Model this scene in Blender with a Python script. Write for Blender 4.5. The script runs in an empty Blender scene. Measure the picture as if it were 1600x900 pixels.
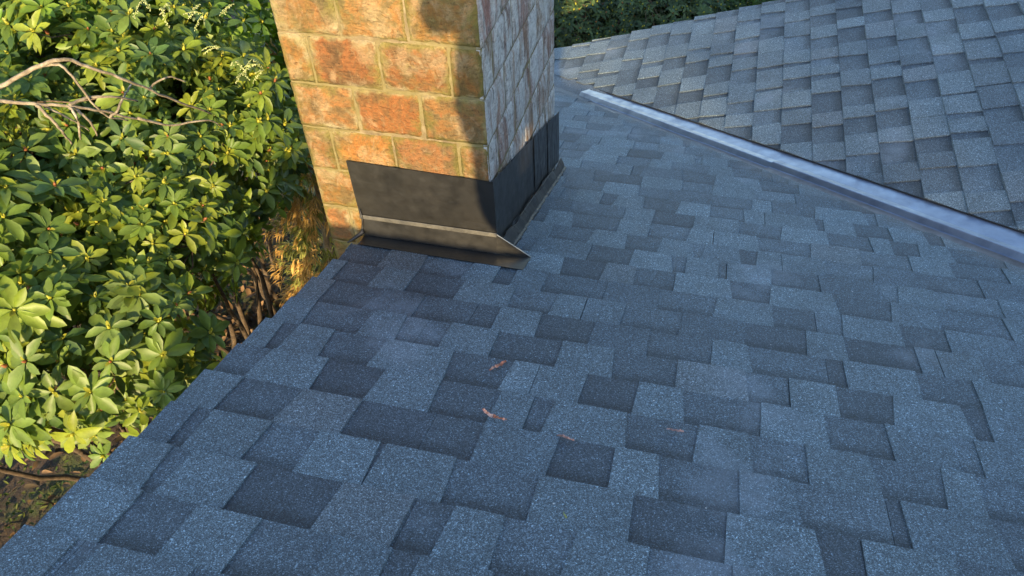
import bpy, bmesh, math, random
import numpy as np
from mathutils import Vector, Matrix, noise as mnoise

S = bpy.context.scene
C = S.collection
RAD = math.radians

# ------------------------------------------------------------------ camera
# the camera is the origin of the world: x right along the course lines, y down the near slope, z up
FPX, PITCH, YAW, ROLL = 1239.9, 0.77515, 0.29185, -0.05634
F = Vector((-math.sin(YAW)*math.cos(PITCH), math.cos(YAW)*math.cos(PITCH), -math.sin(PITCH)))
R = Vector((math.cos(YAW), math.sin(YAW), 0)); U = R.cross(F)
R2 = R*math.cos(ROLL)+U*math.sin(ROLL); U2 = -R*math.sin(ROLL)+U*math.cos(ROLL)
cd = bpy.data.cameras.new('camera'); cam = bpy.data.objects.new('camera', cd); C.objects.link(cam)
m3 = Matrix((R2, U2, -F)).transposed()
cam.matrix_world = m3.to_4x4()
cd.sensor_width = 36; cd.lens = 36*FPX/1600; cd.clip_start = .02; cd.clip_end = 500
S.camera = cam

# ------------------------------------------------------------------ light
SLP = 0.337                                   # fall of the sunlight per metre along +y
sun_to = Vector((0.215, -1, SLP)).normalized()   # towards the sun
ELEV = math.asin(sun_to.z); AZ = math.atan2(sun_to.x, sun_to.y)
w = bpy.data.worlds.new('World'); S.world = w; w.use_nodes = True
nt = w.node_tree; nt.nodes.clear()
sky = nt.nodes.new('ShaderNodeTexSky'); sky.sky_type = 'NISHITA'; sky.sun_disc = False
sky.sun_elevation = ELEV; sky.sun_rotation = AZ
sky.air_density = 1.0; sky.dust_density = .6; sky.ozone_density = 1.6
bg = nt.nodes.new('ShaderNodeBackground'); bg.inputs[1].default_value = .15
wo = nt.nodes.new('ShaderNodeOutputWorld')
nt.links.new(sky.outputs[0], bg.inputs[0]); nt.links.new(bg.outputs[0], wo.inputs[0])
sd = bpy.data.lights.new('sun', 'SUN'); sd.energy = 3.7; sd.angle = RAD(.6); sd.color = (1, .76, .42)
sun = bpy.data.objects.new('sun', sd); C.objects.link(sun)
sun.rotation_euler = sun_to.to_track_quat('Z', 'Y').to_euler()
S.view_settings.view_transform = 'Standard'; S.view_settings.look = 'None'
S.view_settings.exposure = 1.9; S.view_settings.gamma = 1
S.view_settings.use_curve_mapping = False

# ------------------------------------------------------------------ constants from the photograph
TA, H = math.tan(.33061), 1.16148             # near slope: z = -H - TA*y
TB, CB = math.tan(.31812), -2.39251           # far slope:  z = CB + TB*x
XR, YB = -1.1110, 5.102                       # the two rake edges
E = .143; DA, DB = E*math.cos(.33061), E*math.cos(.31812)
Y0, K0 = .4845, -1.12327
CXL, CXR, CY, CYB = -1.2532, -.6354, 1.9384, 2.8815
GZ = -4.1
YR = -.80                                      # ridge just behind the camera
zA = lambda y: -H-TA*y
zB = lambda x: CB+TB*x
vy = lambda x: -(H+CB+TB*x)/TA                # y of the valley line at x

# ------------------------------------------------------------------ helpers
def tag(o, label=None, cat=None, group=None, kind=None):
    if label: o['label'] = label
    if cat: o['category'] = cat
    if group: o['group'] = group
    if kind: o['kind'] = kind
    return o
def empty(name, loc=(0, 0, 0)):
    o = bpy.data.objects.new(name, None); C.objects.link(o); o.location = loc; o.empty_display_size = .1
    return o
def link_mesh(name, me, mats, parent=None, world_origin=True):
    o = bpy.data.objects.new(name, me); C.objects.link(o)
    for m in (mats if isinstance(mats, (list, tuple)) else [mats]): me.materials.append(m)
    if parent is not None:
        o.parent = parent
        q = parent; off = Vector((0, 0, 0))
        while q is not None: off += q.location; q = q.parent
        o.location = -off
    return o
class MB:
    """collects polygons: verts, faces, material index, face colour"""
    def __init__(s): s.v = []; s.f = []; s.mi = []; s.col = []; s.vc = []
    def poly(s, pts, mi=0, col=(1, 1, 1), vc=None):
        n = len(s.v); s.v += [tuple(p) for p in pts]; s.f.append(tuple(range(n, n+len(pts))))
        s.mi.append(mi); s.col.append(col); s.vc += (vc if vc else [0]*len(pts))
    def prism(s, bot, top, mi=0, col=(1, 1, 1), vc=None, bottom=True):
        k = len(top); n = len(s.v)
        s.v += [tuple(p) for p in bot]+[tuple(p) for p in top]; v = vc if vc else [0]*k; s.vc += v+v
        fs = [tuple(range(n+k, n+2*k))]+[(n+i, n+(i+1) % k, n+k+(i+1) % k, n+k+i) for i in range(k)]
        if bottom: fs.append(tuple(reversed(range(n, n+k))))
        for f in fs: s.f.append(f); s.mi.append(mi); s.col.append(col)
    def box(s, a, b, mi=0, col=(1, 1, 1)):
        x0, y0, z0 = a; x1, y1, z1 = b
        q = [(x0, y0), (x1, y0), (x1, y1), (x0, y1)]
        s.prism([(x, y, z0) for x, y in q], [(x, y, z1) for x, y in q], mi, col)
    def mesh(s, name):
        me = bpy.data.meshes.new(name); me.from_pydata(s.v, [], s.f)
        me.polygons.foreach_set('material_index', s.mi)
        a = me.attributes.new('tint', 'FLOAT_COLOR', 'FACE')
        a.data.foreach_set('color', np.array([list(c)+[1] for c in s.col], 'f').ravel())
        b = me.attributes.new('sv', 'FLOAT', 'POINT'); b.data.foreach_set('value', np.array(s.vc, 'f'))
        me.update(); return me
    def build(s, name, mats, parent=None, bevel=0, smooth=False):
        me = s.mesh(name); o = link_mesh(name, me, mats, parent)
        if smooth: me.polygons.foreach_set('use_smooth', [True]*len(me.polygons))
        if bevel:
            b = o.modifiers.new('bevel', 'BEVEL'); b.width = bevel; b.segments = 2; b.limit_method = 'ANGLE'
        return o
def clip(poly, a, b, c):
    """keep the part of a 2-D polygon where a*x+b*y+c >= 0"""
    out = []
    for i in range(len(poly)):
        p, q = poly[i], poly[(i+1) % len(poly)]
        dp, dq = a*p[0]+b*p[1]+c, a*q[0]+b*q[1]+c
        if dp >= 0: out.append(p)
        if (dp >= 0) != (dq >= 0):
            t = dp/(dp-dq); out.append((p[0]+(q[0]-p[0])*t, p[1]+(q[1]-p[1])*t))
    return out if len(out) > 2 else []
def tube(mb, pts, rads, n=6, col=(1, 1, 1)):
    pts = [Vector(p) for p in pts]; base = len(mb.v); up = Vector((.13, .2, .97))
    for i, p in enumerate(pts):
        d = (pts[min(i+1, len(pts)-1)]-pts[max(i-1, 0)]).normalized()
        a = d.cross(up)
        if a.length < .05: a = d.cross(Vector((1, 0, 0)))
        a.normalize(); b = d.cross(a)
        for k in range(n):
            t = 2*math.pi*k/n; mb.v.append(tuple(p+(a*math.cos(t)+b*math.sin(t))*rads[i])); mb.vc.append(0)
    for i in range(len(pts)-1):
        for k in range(n):
            mb.f.append((base+i*n+k, base+i*n+(k+1) % n, base+(i+1)*n+(k+1) % n, base+(i+1)*n+k)); mb.mi.append(0); mb.col.append(col)
    for e, rev in ((0, True), (len(pts)-1, False)):
        f = tuple(base+e*n+k for k in range(n)); mb.f.append(f[::-1] if rev else f); mb.mi.append(0); mb.col.append(col)
def wander(a, b, n, amp, rnd, sag=0):
    a, b = Vector(a), Vector(b); L = (b-a).length; out = []
    off = Vector((rnd.uniform(0, 99), rnd.uniform(0, 99), 0))
    for i in range(n):
        t = i/(n-1); p = a.lerp(b, t)
        j = mnoise.noise_vector(off+Vector((t*3, 0, 0)))*amp*L*math.sin(math.pi*min(t+.0, 1)) if 0 < i < n-1 else Vector()
        out.append(p+j+Vector((0, 0, sag*math.sin(math.pi*t))))
    return out

# ------------------------------------------------------------------ materials
def nodes(name):
    m = bpy.data.materials.new(name); m.use_nodes = True; t = m.node_tree
    b = t.nodes['Principled BSDF']
    return m, t, b
def N(t, ty, **kw):
    n = t.nodes.new(ty)
    for k, v in kw.items():
        if k.startswith('i_'):
            key = k[2:]; n.inputs[int(key) if key.isdigit() else key].default_value = v
        else: setattr(n, k, v)
    return n
def obj_co(t, scale=(1, 1, 1)):
    c = t.nodes.new('ShaderNodeTexCoord'); mp = t.nodes.new('ShaderNodeMapping'); mp.inputs['Scale'].default_value = scale
    t.links.new(c.outputs['Object'], mp.inputs[0]); return mp.outputs[0]
def noise_tex(t, co, scale, detail=4, rough=.6, dist=0):
    n = N(t, 'ShaderNodeTexNoise'); n.inputs['Scale'].default_value = scale; n.inputs['Detail'].default_value = detail
    n.inputs['Roughness'].default_value = rough; n.inputs['Distortion'].default_value = dist
    t.links.new(co, n.inputs['Vector']); return n.outputs['Fac']
def ramp(t, fac, stops, interp='LINEAR'):
    r = N(t, 'ShaderNodeValToRGB'); cr = r.color_ramp; cr.interpolation = interp
    while len(cr.elements) > 1: cr.elements.remove(cr.elements[0])
    cr.elements[0].position = stops[0][0]; cr.elements[0].color = (*stops[0][1], 1) if len(stops[0][1]) == 3 else stops[0][1]
    for p, c in stops[1:]:
        e = cr.elements.new(p); e.color = (*c, 1)
    t.links.new(fac, r.inputs[0]); return r.outputs[0]
def mix(t, fac, a, b, mode='MIX'):
    n = N(t, 'ShaderNodeMix', data_type='RGBA', blend_type=mode)
    for sock, v in ((n.inputs[0], fac), (n.inputs[6], a), (n.inputs[7], b)):
        if hasattr(v, 'links'): t.links.new(v, sock)
        elif isinstance(v, (int, float)): sock.default_value = v
        else: sock.default_value = (*v, 1)
    return n.outputs[2]
def math_(t, op, a, b=0.0, c=None):
    n = N(t, 'ShaderNodeMath', operation=op)
    for i, v in enumerate((a, b) if c is None else (a, b, c)):
        if hasattr(v, 'links'): t.links.new(v, n.inputs[i])
        else: n.inputs[i].default_value = v
    return n.outputs[0]
def bump(t, b, h, strength=.5, dist=.002):
    n = N(t, 'ShaderNodeBump'); n.inputs['Strength'].default_value = strength; n.inputs['Distance'].default_value = dist
    t.links.new(h, n.inputs['Height']); t.links.new(n.outputs[0], b.inputs['Normal'])
def attr(t, name):
    a = N(t, 'ShaderNodeAttribute', attribute_name=name); return a
G3 = lambda v: (v, v, v)

def mat_shingle(name, gain=1.0):
    m, t, b = nodes(name); co = obj_co(t)
    tint = attr(t, 'tint').outputs['Color']; sv = attr(t, 'sv').outputs['Fac']
    # ceramic granules: dark, mid and a sprinkle of near-white ones
    v = N(t, 'ShaderNodeTexVoronoi'); v.inputs['Scale'].default_value = 560; t.links.new(co, v.inputs['Vector'])
    sep = N(t, 'ShaderNodeSeparateColor'); t.links.new(v.outputs['Color'], sep.inputs[0])
    g = ramp(t, sep.outputs[0], [(0, G3(.34)), (.3, G3(.60)), (.62, G3(.95)), (.85, G3(1.4)), (.95, G3(2.1)), (1, G3(3.4))])
    v2 = N(t, 'ShaderNodeTexVoronoi'); v2.inputs['Scale'].default_value = 300; t.links.new(co, v2.inputs['Vector'])
    sep2 = N(t, 'ShaderNodeSeparateColor'); t.links.new(v2.outputs['Color'], sep2.inputs[0])
    g2 = ramp(t, sep2.outputs[1], [(0, G3(.80)), (.6, G3(1.0)), (.9, G3(1.15)), (.975, G3(1.6)), (1, G3(2.3))])
    col = mix(t, 1.0, tint, g, 'MULTIPLY'); col = mix(t, 1.0, col, g2, 'MULTIPLY')
    big = ramp(t, noise_tex(t, co, 5.5, 5, .6), [(.3, G3(.84)), (.5, G3(1)), (.72, G3(1.18))])
    col = mix(t, 1.0, col, big, 'MULTIPLY')
    # scuffed, dusty patches
    sc = ramp(t, noise_tex(t, co, 2.6, 6, .6), [(.58, G3(0)), (.74, G3(1))])
    col = mix(t, math_(t, 'MULTIPLY', sc, .34), col, (.27, .31, .36))
    mud = ramp(t, noise_tex(t, co, 3.4, 5, .7), [(.60, G3(0)), (.74, G3(1))]); col = mix(t, math_(t, 'MULTIPLY', mud, .3), col, (.055, .055, .055))
    # the makers' darker granule band along the head of each lower layer
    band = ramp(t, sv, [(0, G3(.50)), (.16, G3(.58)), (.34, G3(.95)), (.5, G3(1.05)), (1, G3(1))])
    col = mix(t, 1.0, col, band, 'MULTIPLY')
    # brown grime beside the valley
    geo = N(t, 'ShaderNodeSeparateXYZ'); t.links.new(co, geo.inputs[0])
    d = math_(t, 'ADD', math_(t, 'MULTIPLY', geo.outputs[0], TB), math_(t, 'MULTIPLY', geo.outputs[1], TA))
    d = math_(t, 'ABSOLUTE', math_(t, 'ADD', d, H+CB))
    nn = noise_tex(t, co, 14, 5, .7)
    gr = ramp(t, math_(t, 'ADD', d, math_(t, 'MULTIPLY', nn, .12)), [(.07, G3(1)), (.125, G3(0))])
    col = mix(t, math_(t, 'MULTIPLY', gr, .42), col, (.13, .10, .075))
    vs = N(t, 'ShaderNodeTexVoronoi'); vs.inputs['Scale'].default_value = 11; t.links.new(co, vs.inputs['Vector'])
    sp = ramp(t, vs.outputs['Distance'], [(.018, G3(.8)), (.028, G3(0))]); col = mix(t, sp, col, (.62, .60, .56))
    t.links.new(col, b.inputs['Base Color']); b.inputs['Roughness'].default_value = .72
    b.inputs['Specular IOR Level'].default_value = .5
    hgt = math_(t, 'ADD', sep.outputs[0], math_(t, 'MULTIPLY', v.outputs['Distance'], -.6))
    bump(t, b, hgt, .9, .0012)
    return m

def mat_brick(name, side=False):
    m, t, b = nodes(name); co = obj_co(t)
    tint = attr(t, 'tint').outputs['Color']
    n1 = noise_tex(t, co, 9, 8, .68, .4); n2 = noise_tex(t, obj_co(t, (1.3, 1, .8)), 22, 8, .7, .6); n3 = noise_tex(t, co, 4.2, 5, .6)
    n4 = noise_tex(t, co, 90, 4, .7)
    base = ramp(t, n1, [(.28, (.11, .074, .032)), (.42, (.205, .118, .045)), (.50, (.31, .135, .042)), (.56, (.215, .128, .050)), (.72, (.135, .095, .044))])
    base = mix(t, 1.0, base, tint, 'MULTIPLY')
    pale = ramp(t, math_(t, 'ADD', math_(t, 'MULTIPLY', n2, .5), math_(t, 'MULTIPLY', n3, .5)), [(.49, G3(0)), (.57, G3(1))])
    col = mix(t, math_(t, 'MULTIPLY', pale, .50), base, (.42, .31, .17))
    pit = ramp(t, n4, [(.27, G3(.35)), (.42, G3(.95)), (.64, G3(1)), (.72, G3(1.7))])
    n5 = noise_tex(t, obj_co(t, (1, 1, 2.5)), 38, 7, .75, 1.0)
    pit = mix(t, 1.0, pit, ramp(t, n5, [(.32, G3(.45)), (.45, G3(.9)), (.60, G3(1.1)), (.72, G3(1.5))]), 'MULTIPLY')
    col = mix(t, 1.0, col, pit, 'MULTIPLY')
    red = ramp(t, noise_tex(t, co, 13, 6, .65), [(.60, G3(0)), (.68, G3(1))])
    col = mix(t, math_(t, 'MULTIPLY', red, .6), col, (.42, .12, .038))
    mo = ramp(t, noise_tex(t, co, 6.5, 6, .7), [(.52, G3(0)), (.66, G3(1))])
    col = mix(t, math_(t, 'MULTIPLY', mo, .5), col, (.15, .13, .035))
    ev = attr(t, 'sv').outputs['Fac']; en = noise_tex(t, co, 17, 6, .7)
    em = ramp(t, math_(t, 'ADD', math_(t, 'MULTIPLY', ev, .26), math_(t, 'MULTIPLY', en, .85)), [(.50, G3(0)), (.66, G3(1))])
    col = mix(t, math_(t, 'MULTIPLY', em, .75), col, ramp(t, noise_tex(t, co, 5, 3, .6), [(.42, (.13, .12, .028)), (.55, (.22, .19, .05)), (.66, (.42, .35, .20))]))
    if side:
        st = noise_tex(t, obj_co(t, (11, 11, 2.6)), 1.6, 7, .68, 1.2)
        st2 = noise_tex(t, obj_co(t, (9, 9, 1.6)), 1.2, 5, .6, .8)
        lime = ramp(t, math_(t, 'ADD', math_(t, 'MULTIPLY', st, .5), math_(t, 'MULTIPLY', st2, .5)), [(.42, G3(0)), (.53, G3(.9))])
        wh = ramp(t, n2, [(.3, (.34, .32, .29)), (.6, (.60, .60, .57)), (.8, (.40, .35, .30))])
        dark = ramp(t, n1, [(.3, (.17, .115, .08)), (.55, (.27, .165, .105)), (.75, (.21, .15, .11))])
        dark = mix(t, 1.0, dark, tint, 'MULTIPLY')
        col = mix(t, lime, dark, wh); col = mix(t, 1.0, col, pit, 'MULTIPLY')
        crack = ramp(t, noise_tex(t, obj_co(t, (26, 26, 3.5)), 1.4, 3, .6, 2.0), [(.33, G3(.35)), (.40, G3(1))])
        col = mix(t, 1.0, col, crack, 'MULTIPLY')
    t.links.new(col, b.inputs['Base Color']); b.inputs['Roughness'].default_value = .9
    b.inputs['Specular IOR Level'].default_value = .2
    h = math_(t, 'ADD', math_(t, 'MULTIPLY', n2, 1.2), math_(t, 'MULTIPLY', n4, .35))
    h = math_(t, 'ADD', h, math_(t, 'MULTIPLY', n5, .5)); bump(t, b, h, 1.0, .022)
    return m
def mat_mortar():
    m, t, b = nodes('mossy_mortar'); co = obj_co(t)
    n = noise_tex(t, co, 30, 6, .7); n2 = noise_tex(t, co, 6, 4, .6)
    c = ramp(t, n, [(.3, (.09, .065, .035)), (.5, (.15, .11, .055)), (.68, (.22, .175, .10)), (.8, (.34, .30, .20))])
    ms = ramp(t, n2, [(.36, G3(0)), (.52, G3(1))])
    c = mix(t, math_(t, 'MULTIPLY', ms, .55), c, (.135, .115, .03))
    t.links.new(c, b.inputs['Base Color']); b.inputs['Roughness'].default_value = .95
    bump(t, b, n, .9, .01); return m
def mat_metal(name, c1, c2, rough=.4, metallic=0.0, grime=None, bs=.25, scale=8):
    m, t, b = nodes(name); co = obj_co(t)
    n = noise_tex(t, co, scale, 7, .65, .3)
    c = ramp(t, n, [(.35, c1), (.65, c2)])
    if grime:
        g = ramp(t, noise_tex(t, co, scale*2.2, 6, .75, .8), [(.60, G3(0)), (.72, G3(1))]); c = mix(t, math_(t, 'MULTIPLY', g, grime[1]), c, grime[0])
    t.links.new(c, b.inputs['Base Color']); b.inputs['Metallic'].default_value = metallic
    r = ramp(t, noise_tex(t, co, scale*3, 5, .6), [(.3, G3(rough-.08)), (.7, G3(rough+.14))]); t.links.new(r, b.inputs['Roughness'])
    bump(t, b, noise_tex(t, co, 11, 3, .5), bs, .006); return m
def mat_leaf(name, trans=.35, rough=.42, spec=.5):
    m, t, b = nodes(name); co = obj_co(t)
    tint = attr(t, 'tint').outputs['Color']
    v = ramp(t, noise_tex(t, co, 30, 3, .6), [(.3, G3(.8)), (.7, G3(1.2))])
    c = mix(t, 1.0, tint, v, 'MULTIPLY')
    t.links.new(c, b.inputs['Base Color']); b.inputs['Roughness'].default_value = rough; b.inputs['Specular IOR Level'].default_value = spec
    tr = N(t, 'ShaderNodeBsdfTranslucent'); t.links.new(mix(t, 1.0, c, (1.5, 1.5, .5), 'MULTIPLY'), tr.inputs[0])
    ms = N(t, 'ShaderNodeMixShader'); ms.inputs[0].default_value = trans
    t.links.new(b.outputs[0], ms.inputs[1]); t.links.new(tr.outputs[0], ms.inputs[2])
    t.links.new(ms.outputs[0], t.nodes['Material Output'].inputs[0]); return m
def mat_plain(name, stops, scale=12, rough=.85, bs=.5, bd=.01, tinted=False, stretch=(1, 1, 1)):
    m, t, b = nodes(name); co = obj_co(t, stretch)
    n = noise_tex(t, co, scale, 7, .65, .3); c = ramp(t, n, stops)
    if tinted: c = mix(t, 1.0, c, attr(t, 'tint').outputs['Color'], 'MULTIPLY')
    t.links.new(c, b.inputs['Base Color']); b.inputs['Roughness'].default_value = rough
    bump(t, b, n, bs, bd); return m

M = dict(
    shingle=mat_shingle('asphalt_shingle'),
    brick=mat_brick('weathered_brick'), brick_side=mat_brick('limed_brick', True), mortar=mat_mortar(),
    black=mat_metal('black_painted_metal', (.010, .0098, .009), (.018, .017, .015), .38, .0, ((.07, .062, .047), .16), .35, 9),
    edge=mat_metal('bare_metal_fold', (.20, .19, .16), (.30, .29, .25), .4, .3),
    hem=mat_metal('dusty_black_hem', (.03, .028, .023), (.07, .064, .05), .5, 0, None, .6, 30),
    tar=mat_metal('roof_cement', (.008, .008, .008), (.016, .015, .014), .55, 0, ((.05, .045, .035), .3), .9, 30),
    galv=mat_metal('valley_steel', (.11, .13, .18), (.18, .205, .255), .36, .65, ((.20, .20, .22), .40), .22, 7),
    galv_dirty=mat_metal('grimy_valley_steel', (.10, .085, .075), (.17, .15, .14), .5, .3, ((.20, .13, .09), .5), .4, 12),  # brown colour paints in the dark reflection on the near valley pan
    leaf=mat_leaf('leaf', .42, .46, .38), leaf2=mat_leaf('far_leaf', .3, .5, .3), dry=mat_leaf('dry_leaf', .2, .7, .2),
    bark=mat_plain('grey_bark', [(.3, (.07, .055, .035)), (.5, (.17, .135, .09)), (.7, (.32, .28, .21))], 30, .9, .8, .006, True, (1, 1, 1)),
    wood=mat_plain('stained_board', [(.3, (.10, .05, .03)), (.7, (.22, .11, .06))], 9, .7),
    wall=mat_plain('brown_siding', [(.3, (.12, .08, .05)), (.7, (.20, .13, .09))], 6, .8),
    soil=None,
)
def mat_ground():
    m, t, b = nodes('soil_and_moss'); co = obj_co(t)
    n = noise_tex(t, co, 5, 9, .7, .4); f = noise_tex(t, co, 45, 6, .75); g = noise_tex(t, co, 1.1, 5, .6)
    soil = ramp(t, f, [(.3, (.018, .011, .006)), (.5, (.05, .03, .016)), (.66, (.11, .07, .035)), (.76, (.22, .15, .08))])
    moss = ramp(t, f, [(.3, (.03, .04, .008)), (.6, (.085, .11, .02)), (.8, (.17, .19, .04))])
    k = ramp(t, math_(t, 'ADD', math_(t, 'MULTIPLY', n, .5), math_(t, 'MULTIPLY', g, .5)), [(.47, G3(0)), (.56, G3(1))])
    c = mix(t, k, soil, moss)
    t.links.new(c, b.inputs['Base Color']); b.inputs['Roughness'].default_value = .95
    bump(t, b, f, 1, .03); return m
M['soil'] = mat_ground()

# ------------------------------------------------------------------ ground
def build_ground():
    n = 120; me = bpy.data.meshes.new('ground'); vs = []; fs = []
    xs = [(-1)**(i < n//2)*abs((i-n/2)/(n/2))**2.6*70-2.5 for i in range(n+1)]
    ys = [(-1)**(i < n//2)*abs((i-n/2)/(n/2))**2.6*70+3.0 for i in range(n+1)]
    for y in ys:
        for x in xs:
            z = GZ+.09*mnoise.fractal(Vector((x*.8, y*.8, 0)), 1, 2, 5)
            vs.append((x, y, z))
    for j in range(n):
        for i in range(n): a = j*(n+1)+i; fs.append((a, a+1, a+n+2, a+n+1))
    me.from_pydata(vs, [], fs); me.update()
    o = link_mesh('ground', me, M['soil']); me.polygons.foreach_set('use_smooth', [True]*len(fs))
    tag(o, kind='structure')
build_ground()

# ------------------------------------------------------------------ the house
house = empty('house', (0, 0, GZ))
tag(house, 'house with blue grey shingle roof slopes, a metal valley and a square brick chimney', 'house')

PAL = [(.098, .124, .146), (.108, .136, .160), (.088, .112, .134)]
LIGHT = [(.088, .120, .140), (.097, .133, .155), (.079, .109, .130), (.110, .148, .170), (.059, .082, .101), (.094, .118, .134)]
LIGHTW = [5, 4, 4, 1.5, 1.8, 1.5]
DARK = [(.054, .074, .091), (.061, .084, .103), (.046, .063, .079), (.070, .096, .117), (.083, .112, .134)]
DARKW = [4, 4, 2.5, 2.5, 1.6]
def shingles(mapf, u0, u1, v0, nk, dv, clips, seed, rake_at_u0=True, rake=None, gain=1.0, warm=(1, 1, 1)):
    """courses of laminated shingles; u runs along the course, v down the slope"""
    rnd = random.Random(seed); mb = MB()
    for k in range(nk):
        va, vb = v0+k*dv, v0+(k+1)*dv
        jog = rnd.uniform(-.004, .004)
        def put(ua, ub, ua2, ub2, lift, sva, col, sl=0.0, vtop=0.0):
            poly = [(ua, va-.004+vtop), (ub, va-.004+vtop), (ub2, vb+sl), (ua2, vb+sl)]
            if rake is not None:
                poly = clip(poly, *rake_clip(rake, va, vb, jog))
                if not poly: return
            for cl in clips:
                poly = clip(poly, *cl)
                if not poly: return
            def s(v): return (v-va)/dv
            top = []; bot = []; vc = []
            for (u, v) in poly:
                q = s(v); x, y, z = mapf(u, v)
                wob = .0014*mnoise.noise(Vector((u*7, v*7, seed)))
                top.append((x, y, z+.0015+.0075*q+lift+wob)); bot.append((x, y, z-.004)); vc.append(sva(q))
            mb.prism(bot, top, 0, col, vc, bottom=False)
        # under layer: full-length shingles of one metre with hair-line joints
        u = u0-rnd.uniform(0, .9)
        while u < u1:
            e = u+.985; a = u+rnd.choice([0.0005, rnd.uniform(.03, .12)]); first = True; spans = []
            while a < e-.05:
                wd = rnd.choice([rnd.uniform(.10, .13), rnd.uniform(.13, .17), rnd.uniform(.15, .20)]); b2 = min(a+wd, e-.0006)
                spans.append((a, b2)); a = b2+rnd.choice([rnd.uniform(.13, .18), rnd.uniform(.15, .20), rnd.uniform(.12, .16), rnd.uniform(.03, .06)])
            # under layer: one darker drop of granules in each slot between two tabs
            cuts = [u+.0003]+[.5*(p+q) for p, q in spans]+[e-.0003]
            for p, q in zip(cuts[:-1], cuts[1:]):
                if q-p < .002: continue
                c = rnd.choices(DARK, DARKW)[0]; f = rnd.uniform(.88, 1.12)*gain
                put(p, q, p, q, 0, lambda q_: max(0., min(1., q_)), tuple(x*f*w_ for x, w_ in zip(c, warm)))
            for p, q in spans:
                t0 = rnd.uniform(-.003, .009) if p > u+.01 else 0; t1 = rnd.uniform(-.003, .009) if q < e-.002 else 0
                c = rnd.choices(LIGHT, LIGHTW)[0]; f = rnd.uniform(.93, 1.07)*gain
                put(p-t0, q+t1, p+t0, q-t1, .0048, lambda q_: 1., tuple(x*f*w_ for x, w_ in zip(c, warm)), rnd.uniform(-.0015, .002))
            u += .9858+rnd.uniform(-.0004, .0008)
    return mb
def rake_clip(rake, va, vb, jog):
    # each course is trimmed a little askew, its butt end reaching further out
    x0 = rake+jog+.004; x1 = rake+jog-.005
    sl = (x1-x0)/(vb-va)
    if side_sign > 0: return (1, -sl, -(x0-sl*va))
    x0 = rake+jog-.004; x1 = rake+jog+.005; sl = (x1-x0)/(vb-va)
    return (-1, sl, (x0-sl*va))
# near slope
side_sign = 1
lv = math.hypot(TB, TA)
kA = int((-YR+Y0)/DA)
mbA = shingles(lambda u, v: (u, v, zA(v)), XR-.05, 6.2, Y0-kA*DA, kA+36, DA,
               [(-TB, -TA, -(H+CB)-.052*lv*.97)], 11, rake=XR)
roofA = mbA.build('roof_slope', M['shingle'], house)
roofA['label'] = 'near roof slope of laminated shingles running up to the viewer'
ZR = zA(YR); zK = lambda y: ZR+TA*(y-YR)
mbK = shingles(lambda u, v: (u, -v, zK(-v)), XR-.05, 4.6, -YR, 20, DA, [], 31, rake=XR)
roofK = mbK.build('roof_slope', M['shingle'], house); roofK['label'] = 'rear roof slope behind the ridge where the photographer crouches'
mb = MB()
for i in range(24):      # ridge caps
    xa = XR-.01+i*.24; c = (.10, .118, .15)
    for sg in (1, -1):
        q = [(xa, YR, ZR+.016), (xa+.26, YR, ZR+.012), (xa+.26, YR+sg*.13, ZR+.012-.13*TA), (xa, YR+sg*.13, ZR+.016-.13*TA)]
        mb.prism([(a, b, z-.006) for a, b, z in q], q, 0, c, [1]*4)
mb.build('ridge_cap', M['shingle'], house)
# far slope (u = y, v = -x)
side_sign = -1
kB0 = 42
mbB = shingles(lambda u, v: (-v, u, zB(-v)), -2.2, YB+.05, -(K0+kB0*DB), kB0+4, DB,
               [(TA, -TB+lv*.022, (H+CB)-lv*(.100+.022*.8))], 23, rake=YB, gain=1.10, warm=(1.08, 1., .94))  # gain and warm tint paint in the sheen and glare on this slope
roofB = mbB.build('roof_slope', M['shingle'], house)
roofB['label'] = 'far roof slope rising to the right beyond the valley'

# decks, rake boards and walls under the shingles
mb = MB()
def slab(poly, zf, t0, t1, mi=0):
    mb.prism([(x, y, zf(x, y)-t1) for x, y in poly], [(x, y, zf(x, y)-t0) for x, y in poly], mi)
xv = lambda y: -(H+CB+TA*y)/TB
xe = xv(YR)
slab([(XR+.012, YR), (xe, YR), (xv(vy(XR+.012)), vy(XR+.012))], lambda x, y: zA(y), .006, .10)
slab([(XR+.012, YR-2.6), (xe, YR-2.6), (xe, YR), (XR+.012, YR)], lambda x, y: zK(y), .006, .10)
slab([(XR+.012, vy(XR+.012)), (xe, YR), (xe, YB-.012), (XR-.30, YB-.012), (XR-.3, vy(XR+.012))], lambda x, y: zB(x), .0065, .11)
mb.build('roof_deck', M['wood'], house)
def rake_board(a, b, t):
    a, b, t = Vector(a), Vector(b), Vector(t); mb = MB()
    q = [a, b, b+t, a+t]; mb.prism([p-Vector((0, 0, .16)) for p in q], q); mb.build('rake_board', M['wood'], house)
for ya, yb, zf in ((YR, CY-.008, zA), (CYB+.008, vy(XR)-.02, zA), (YR-2.6, YR, zK)):
    rake_board((XR+.004, ya, zf(ya)-.009), (XR+.004, yb, zf(yb)-.009), (.02, 0, 0))
rake_board((-1.4, YB-.03, zB(-1.4)-.009), (xe, YB-.03, zB(xe)-.009), (0, .022, 0))
mb = MB()   # gable wall beside the shrubs, rear wall and far wall
mb.prism([(-.85, YR-2.3, GZ-.3), (-.70, YR-2.3, GZ-.3), (-.70, 4.6, GZ-.3), (-.85, 4.6, GZ-.3)],
         [(-.85, YR-2.3, zK(YR-2.3)-.12), (-.70, YR-2.3, zK(YR-2.3)-.12), (-.70, 4.6, zA(4.6)-.14), (-.85, 4.6, zA(4.6)-.14)])
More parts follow.
